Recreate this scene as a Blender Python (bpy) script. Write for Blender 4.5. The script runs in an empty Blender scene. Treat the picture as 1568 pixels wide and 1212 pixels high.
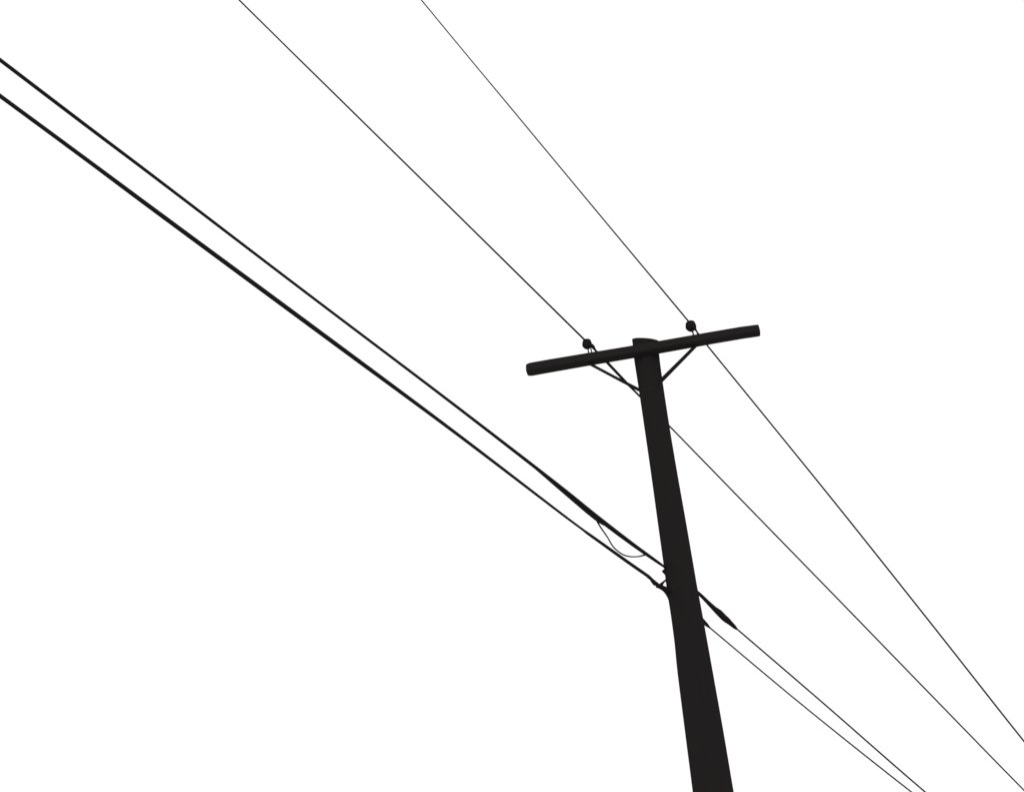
import bpy, bmesh, math, random
from mathutils import Vector, noise
random.seed(4)
sc = bpy.context.scene

# ------------------------------------------------------------ materials
def mat(name, c1, c2, scale=(6, 6, 6), bump=0.0, spec=0.0, rough=0.95):
    m = bpy.data.materials.new(name); m.use_nodes = True
    nt = m.node_tree; b = nt.nodes['Principled BSDF']
    b.inputs['Roughness'].default_value = rough
    b.inputs['Specular IOR Level'].default_value = spec
    tc = nt.nodes.new('ShaderNodeTexCoord'); mp = nt.nodes.new('ShaderNodeMapping')
    mp.inputs['Scale'].default_value = scale
    nz = nt.nodes.new('ShaderNodeTexNoise'); nz.inputs['Scale'].default_value = 1.0
    nz.inputs['Detail'].default_value = 6
    cr = nt.nodes.new('ShaderNodeValToRGB')
    cr.color_ramp.elements[0].position = 0.3; cr.color_ramp.elements[1].position = 0.7
    cr.color_ramp.elements[0].color = (*c1, 1); cr.color_ramp.elements[1].color = (*c2, 1)
    L = nt.links.new
    L(tc.outputs['Object'], mp.inputs['Vector']); L(mp.outputs[0], nz.inputs['Vector'])
    L(nz.outputs['Fac'], cr.inputs['Fac']); L(cr.outputs['Color'], b.inputs['Base Color'])
    if bump:
        bp = nt.nodes.new('ShaderNodeBump'); bp.inputs['Strength'].default_value = bump
        bp.inputs['Distance'].default_value = 0.01
        L(nz.outputs['Fac'], bp.inputs['Height']); L(bp.outputs[0], b.inputs['Normal'])
    return m
WOOD = mat('creosote_wood', (.0205, .0175, .0182), (.0218, .0187, .0194), (30, 30, 2), .03)
ARM = mat('creosote_crossarm', (.0240, .0206, .0213), (.0260, .0222, .0230), (3, 30, 30), .03)
METAL = mat('blackened_steel', (.0205, .0178, .0184), (.0225, .0195, .0203), (20, 20, 20))
RUBBER = mat('black_cable_jacket', (.0195, .0172, .0178), (.0210, .0184, .0190), (8, 8, 8))
GLAZE = mat('dark_glazed_porcelain', (.0215, .0186, .0192), (.0230, .0200, .0206), (12, 12, 12))
GROUND = mat('pale_gravel_ground', (.40, .395, .39), (.52, .51, .50), (.7, .7, .7))

def link(me, name, m, parent=None, smooth=True):
    ob = bpy.data.objects.new(name, me); sc.collection.objects.link(ob)
    me.materials.append(m)
    if smooth:
        for p in me.polygons: p.use_smooth = True
    if parent: ob.parent = parent
    return ob

def catmull(pts, sub):
    if sub <= 1: return pts
    out = []
    n = len(pts)
    for i in range(n-1):
        p0 = pts[max(i-1, 0)]; p1 = pts[i]; p2 = pts[i+1]; p3 = pts[min(i+2, n-1)]
        for j in range(sub):
            t = j/sub
            out.append([0.5*((2*b)+(-a+c)*t+(2*a-5*b+4*c-d)*t*t+(-a+3*b-3*c+d)*t**3)
                        for a, b, c, d in zip(p0, p1, p2, p3)])
    out.append(list(pts[-1])); return out

def tube_bm(bm, pts, sides=12, sub=1, flat=1.0):
    """pts: list of (x,y,z,r)"""
    pts = catmull([list(p) for p in pts], sub)
    P = [Vector(p[:3]) for p in pts]; rings = []
    for i, p in enumerate(P):
        t = (P[min(i+1, len(P)-1)]-P[max(i-1, 0)]).normalized()
        a = t.cross(Vector((0, 0, 1)))
        if a.length < .2: a = t.cross(Vector((0, 1, 0)))
        a.normalize(); b = a.cross(t).normalized(); r = max(pts[i][3], .0005)
        rings.append([bm.verts.new(p+r*(flat*math.cos(q)*a+math.sin(q)*b))
                      for q in [2*math.pi*k/sides for k in range(sides)]])
    for A, B in zip(rings, rings[1:]):
        for k in range(sides):
            bm.faces.new((A[k], A[(k+1) % sides], B[(k+1) % sides], B[k]))
    bm.faces.new(rings[0][::-1]); bm.faces.new(rings[-1])

def finish(bm, name, m, parent=None, smooth=True):
    bmesh.ops.recalc_face_normals(bm, faces=bm.faces[:])
    me = bpy.data.meshes.new(name); bm.to_mesh(me); bm.free()
    return link(me, name, m, parent, smooth)

def tube(name, pts, m, parent=None, sides=12, sub=1, flat=1.0):
    bm = bmesh.new(); tube_bm(bm, pts, sides, sub, flat)
    return finish(bm, name, m, parent)

# ------------------------------------------------------------ utility pole
pole = bpy.data.objects.new('utility_pole', None); sc.collection.objects.link(pole)
S = 1.025           # pole axis stands just behind the crossarm
def sp(x, y, z): return (x*S, y*S, 1.6+(z-1.6)*S)
prof = [(1.552, -0.4, .176), (1.552, 1.0, .168), (1.552, 2.4, .160), (1.552, 3.177, .1545),
        (1.552, 3.613, .1525), (1.551, 4.102, .1470), (1.554, 4.388, .1400), (1.552, 4.660, .1375),
        (1.547, 4.881, .1370), (1.547, 5.044, .1360), (1.544, 5.564, .134), (1.540, 6.134, .1305),
        (1.537, 6.674, .1305), (1.536, 7.292, .135), (1.537, 7.723, .143), (1.545, 7.90, .1455),
        (1.553, 8.01, .152)]
bm = bmesh.new(); N = 48; rings = []
dense = catmull([list(p) for p in prof], 6)
for x, z, r in dense:
    X, Y, Z = sp(x, 6.64, z); ring = []
    for k in range(N):
        q = 2*math.pi*k/N
        j = 1+.010*noise.noise(Vector((math.cos(q)*2, math.sin(q)*2, Z*.9)))
        top = max(0, (z-7.60)/.41)
        rr = r*S*j
        ring.append(bm.verts.new((X+rr*math.cos(q), Y+rr*math.sin(q), Z+top*(.112*math.sin(q)-.025*math.cos(q)-.010))))
    rings.append(ring)
for A, B in zip(rings, rings[1:]):
    for k in range(N): bm.faces.new((A[k], A[(k+1) % N], B[(k+1) % N], B[k]))
cx, cy, cz = sp(1.553, 6.64, 8.0)
prev = rings[-1]
for f_, dz in ((.93, .002), (.6, .002), (.25, .002)):
    ring = [bm.verts.new((cx+(v.co.x-cx)*f_, cy+(v.co.y-cy)*f_, v.co.z*f_+(1-f_)*cz+dz)) for v in rings[-1]]
    for k in range(N): bm.faces.new((prev[k], prev[(k+1) % N], ring[(k+1) % N], ring[k]))
    prev = ring
bm.faces.new(prev); bm.faces.new(rings[0][::-1])
finish(bm, 'pole_shaft', WOOD, pole)

# crossarm : weathered timber, slightly irregular bevelled box lofted along its length
Lp = Vector((.176, 7.003, 7.865)); Rp = Vector((2.776, 6.330, 7.867))
ax = (Rp-Lp).normalized(); side = ax.cross(Vector((0, 0, 1))).normalized(); up = Vector((0, 0, 1))
def section(w, h, b=.012):
    return [(-w+b, -h), (w-b, -h), (w, -h+b), (w, h-b), (w-b, h), (-w+b, h), (-w, h-b), (-w, -h+b)]
bm = bmesh.new(); rings = []
st = [(0, .80), (.006, .93), (.02, 1.0), (.1, 1.0), (.25, .985), (.45, .975), (.6, .97), (.8, .965), (.93, .965), (.985, .95), (.997, .93), (1, .85)]
for t, sc_ in st:
    c = Lp.lerp(Rp, t)
    hh = (.066-.006*t)*sc_; ww = (.058-.005*t)*sc_
    c.z += .0025*math.sin(t*math.pi*3)
    if t > .94: c.z -= .006
    rings.append([bm.verts.new(c+side*a+up*b) for a, b in section(ww, hh)])
for A, B in zip(rings, rings[1:]):
    for k in range(8): bm.faces.new((A[k], A[(k+1) % 8], B[(k+1) % 8], B[k]))
bm.faces.new(rings[0][::-1]); bm.faces.new(rings[-1])
finish(bm, 'crossarm', ARM, pole, smooth=False)

# braces
tube('crossarm_brace_1', [(.895, 6.815, 7.80, .017), (1.16, 6.80, 7.585, .017), (1.446, 6.80, 7.375, .019), (1.50, 6.80, 7.34, .019)], METAL, pole, 8)
tube('crossarm_brace_2', [(2.085, 6.52, 7.80, .019), (1.71, 6.745, 7.50, .024), (1.63, 6.79, 7.436, .024)], METAL, pole, 8)

# insulators (lathe) on steel pins
def insulator(name, x, y, z, R, px):
    prof = [(0, -.95), (.45, -.98), (.66, -.80), (.86, -.50), (1.0, -.18), (.98, .15), (.84, .28), (.80, .42), (.92, .56),
            (.86, .78), (.62, .94), (.3, 1.0), (0, 1.0)]
    bm = bmesh.new(); rr = []
    for r, h in prof:
        if r == 0: rr.append([bm.verts.new((x, y, z+h*R))]); continue
        rr.append([bm.verts.new((x+R*r*math.cos(q), y+R*r*math.sin(q), z+h*R)) for q in [2*math.pi*k/24 for k in range(24)]])
    for A, B in zip(rr, rr[1:]):
        for k in range(24):
            k2 = (k+1) % 24
            if len(A) == 1: bm.faces.new((A[0], B[k2], B[k]))
            elif len(B) == 1: bm.faces.new((A[k], A[k2], B[0]))
            else: bm.faces.new((A[k], A[k2], B[k2], B[k]))
    finish(bm, name, GLAZE, pole)
    for i, (a, b, r) in enumerate(px):
        tube(name+'_pin_%d' % (i+1), [(x+a, y-a*.26, z-.03, r), (x+b, y-b*.26, 7.90, r)], METAL, pole, 10)
insulator('insulator_1', .893, 6.818, 8.109, .059, [(0.008, .008, .008), (.035, .050, .008)])
insulator('insulator_2', 2.074, 6.512, 8.103, .062, [(.006, .010, .009), (.045, .062, .008)])

# cable bracket and clamp hardware on the shaft
def spt(l): return [(*sp(x, y, z), r*S) for x, y, z, r in l]
tube('cable_bracket', spt([(1.312, 6.64, 4.902, .014), (1.348, 6.64, 4.895, .020), (1.392, 6.64, 4.868, .026), (1.424, 6.64, 4.82, .030),
      (1.443, 6.64, 4.75, .028), (1.460, 6.64, 4.65, .018)]), METAL, pole, 12, 4)
tube('clamp_link', spt([(1.40, 6.64, 5.06, .02), (1.424, 6.64, 5.02, .017), (1.424, 6.64, 4.975, .011), (1.39, 6.64, 4.945, .009), (1.362, 6.64, 4.915, .017), (1.352, 6.64, 4.895, .020)]), METAL, pole, 12, 4)
tube('clamp_bolt', spt([(1.415, 6.64, 4.945, .012), (1.44, 6.64, 4.90, .012)]), METAL, pole, 8)
tube('strain_shackle', spt([(1.270, 6.62, 4.955, .012), (1.300, 6.64, 4.925, .017), (1.352, 6.64, 4.905, .014)]), METAL, pole, 10)
tube('strain_clamp', spt([(1.225, 6.60, 5.00, .010), (1.247, 6.62, 4.990, .017), (1.272, 6.64, 4.975, .014)]), METAL, pole, 10)

# ------------------------------------------------------------ wires: (distance along line, height, radius)
AZ = math.radians(36.4); D = (math.sin(AZ), math.cos(AZ))
def line(P, l, g=1.0): return [(P[0]+D[0]*t, P[1]+D[1]*t, z, r*g) for t, z, r in l]
A1 = (2.074, 6.512); A2 = (.893, 6.818); A3 = (1.552-.805*.16, 6.64+.593*.16)
tube('power_line', line(A1, [(-40, 8.1, .004), (-30, 7.75, .004), (-18, 7.62, .004), (-9, 7.75, .004), (-4.68, 7.911, .0037), (-3.51, 7.967, .0044), (-2.0, 8.042, .0055),
      (-.02, 8.149, .0075), (.46, 8.139, .0078), (2.5, 8.195, .0085), (5.68, 8.266, .0105), (11.45, 8.315, .0135), (20.45, 8.354, .018), (34, 8.6, .02), (50, 9.1, .02)], 1.28), RUBBER, sub=6)
tube('power_line', line(A2, [(-40, 8.1, .006), (-30, 7.75, .006), (-18, 7.6, .0055), (-9, 7.73, .0055), (-5.07, 7.894, .0052), (-4.19, 7.936, .0060), (-2.34, 8.031, .0075),
      (-.03, 8.144, .0098), (.2, 8.16, .011), (.472, 8.162, .0155), (.85, 8.160, .0150), (1.287, 8.167, .0110), (2.16, 8.195, .0095), (5.65, 8.250, .011), (9.6, 8.315, .013), (16.63, 8.418, .0165), (27.86, 8.605, .021), (40, 8.9, .022), (55, 9.4, .022)], 1.15), RUBBER, sub=6)
tube('wire_tie', [(.90, 6.825, 8.105, .016), (.955, 6.83, 8.10, .020), (.985, 6.84, 8.04, .013), (1.0, 6.83, 7.98, .008)], METAL, pole, 10, 3)

c3 = bpy.data.objects.new('telephone_cable', None); sc.collection.objects.link(c3)
tube('cable', line(A3, [(-36, 5.1, .0085), (-26, 4.85, .0085), (-15, 4.82, .0085), (-9, 4.92, .0085), (-6.218, 4.987, .0090), (-5.418, 5.013, .0084), (-4.43, 5.041, .0084), (-3.12, 5.085, .0105),
      (-1.82, 5.112, .0150), (-1.2, 5.105, .0205), (-.6, 5.120, .0185), (-.15, 5.145, .0150), (.03, 5.155, .012), (.4, 5.168, .014), (.75, 5.171, .017), (.97, 5.150, .021),
      (1.18, 5.131, .029), (1.36, 5.121, .034), (1.48, 5.118, .026), (1.60, 5.110, .018), (1.65, 5.108, .0085), (1.72, 5.108, .0088), (4.43, 5.027, .0105), (8.77, 4.875, .013), (16, 4.7, .013), (28, 4.9, .014), (45, 5.8, .014)]), RUBBER, c3, sub=6)
tube('drip_loop', line(A3, [(-1.24, 5.10, .008), (-1.15, 5.035, .0068), (-1.04, 4.985, .0062), (-.965, 4.937, .0062), (-.89, 4.923, .0062), (-.78, 4.93, .0062), (-.656, 4.966, .0062), (-.5, 5.035, .0062), (-.354, 5.116, .008)]), RUBBER, c3, sub=5)
tube('splice_cap', line(A3, [(1.16, 5.165, .010), (1.25, 5.165, .016), (1.36, 5.155, .014), (1.44, 5.14, .010)]), RUBBER, c3)
tube('lashing_strand', line(A3, [(-2.2, 5.105, .008), (-1.7, 5.085, .010), (-1.22, 5.070, .010), (-1.0, 5.10, .008)]), RUBBER, c3, sub=3)

c4 = bpy.data.objects.new('telephone_cable.001', None); sc.collection.objects.link(c4)
tube('cable', line(A3, [(-36, 4.9, .009), (-26, 4.66, .009), (-15, 4.62, .009), (-9, 4.72, .009), (-6.14, 4.797, .0096), (-5.34, 4.813, .0118), (-4.18, 4.838, .0138), (-3.03, 4.860, .0118),
      (-1.75, 4.863, .0100), (-1.42, 4.868, .0095)]), RUBBER, c4, sub=6)
tube('dead_end_grip', line(A3, [(-1.50, 4.866, .006), (-1.36, 4.868, .012), (-1.1, 4.877, .0135), (-.7, 4.890, .0150), (-.36, 4.905, .0150), (-.26, 4.902, .012), (-.1, 4.90, .012), (.1, 4.895, .012)]), RUBBER, c4, sub=3)
tube('cable_far_span', line(A3, [(.1, 4.89, .007), (.85, 4.862, .0068), (3.56, 4.764, .0080), (7.77, 4.683, .0104), (15, 4.6, .011), (28, 4.9, .012), (45, 5.8, .012)], 1.1), RUBBER, c4, sub=6)
tube('far_clamp', line(A3, [(.55, 4.895, .036), (.70, 4.88, .024), (.82, 4.866, .018), (.89, 4.860, .009)]), METAL, c4)

# ------------------------------------------------------------ ground
bm = bmesh.new(); G = 40; R = 1500
vs = [[bm.verts.new((math.copysign(abs(i/G*2-1)**3, i/G*2-1)*R, math.copysign(abs(j/G*2-1)**3, j/G*2-1)*R, 0)) for j in range(G+1)] for i in range(G+1)]
for i in range(G):
    for j in range(G): bm.faces.new((vs[i][j], vs[i+1][j], vs[i+1][j+1], vs[i][j+1]))
finish(bm, 'ground', GROUND)

# ------------------------------------------------------------ overcast white sky + veiled sun behind the pole
w = bpy.data.worlds.new('World'); sc.world = w; w.use_nodes = True
bg = w.node_tree.nodes['Background']; bg.inputs['Color'].default_value = (1, 1, 1, 1); bg.inputs['Strength'].default_value = 1.02
sd = bpy.data.lights.new('veiled_sun', 'SUN'); sd.energy = .5; sd.angle = math.radians(15); sd.color = (1, .97, .93)
so = bpy.data.objects.new('veiled_sun', sd); sc.collection.objects.link(so)
so.rotation_euler = Vector((-.35, -1, -.9)).to_track_quat('-Z', 'Y').to_euler()

cam = bpy.data.cameras.new('camera'); co = bpy.data.objects.new('camera', cam); sc.collection.objects.link(co)
cam.sensor_width = 36; cam.lens = 27.80; cam.clip_end = 5000; cam.clip_start = .05
co.location = (0, 0, 1.6); co.rotation_euler = (math.radians(90)+math.atan(1014/1211), 0, 0)
sc.camera = co
sc.view_settings.view_transform = 'Standard'; sc.view_settings.look = 'None'; sc.view_settings.exposure = 0
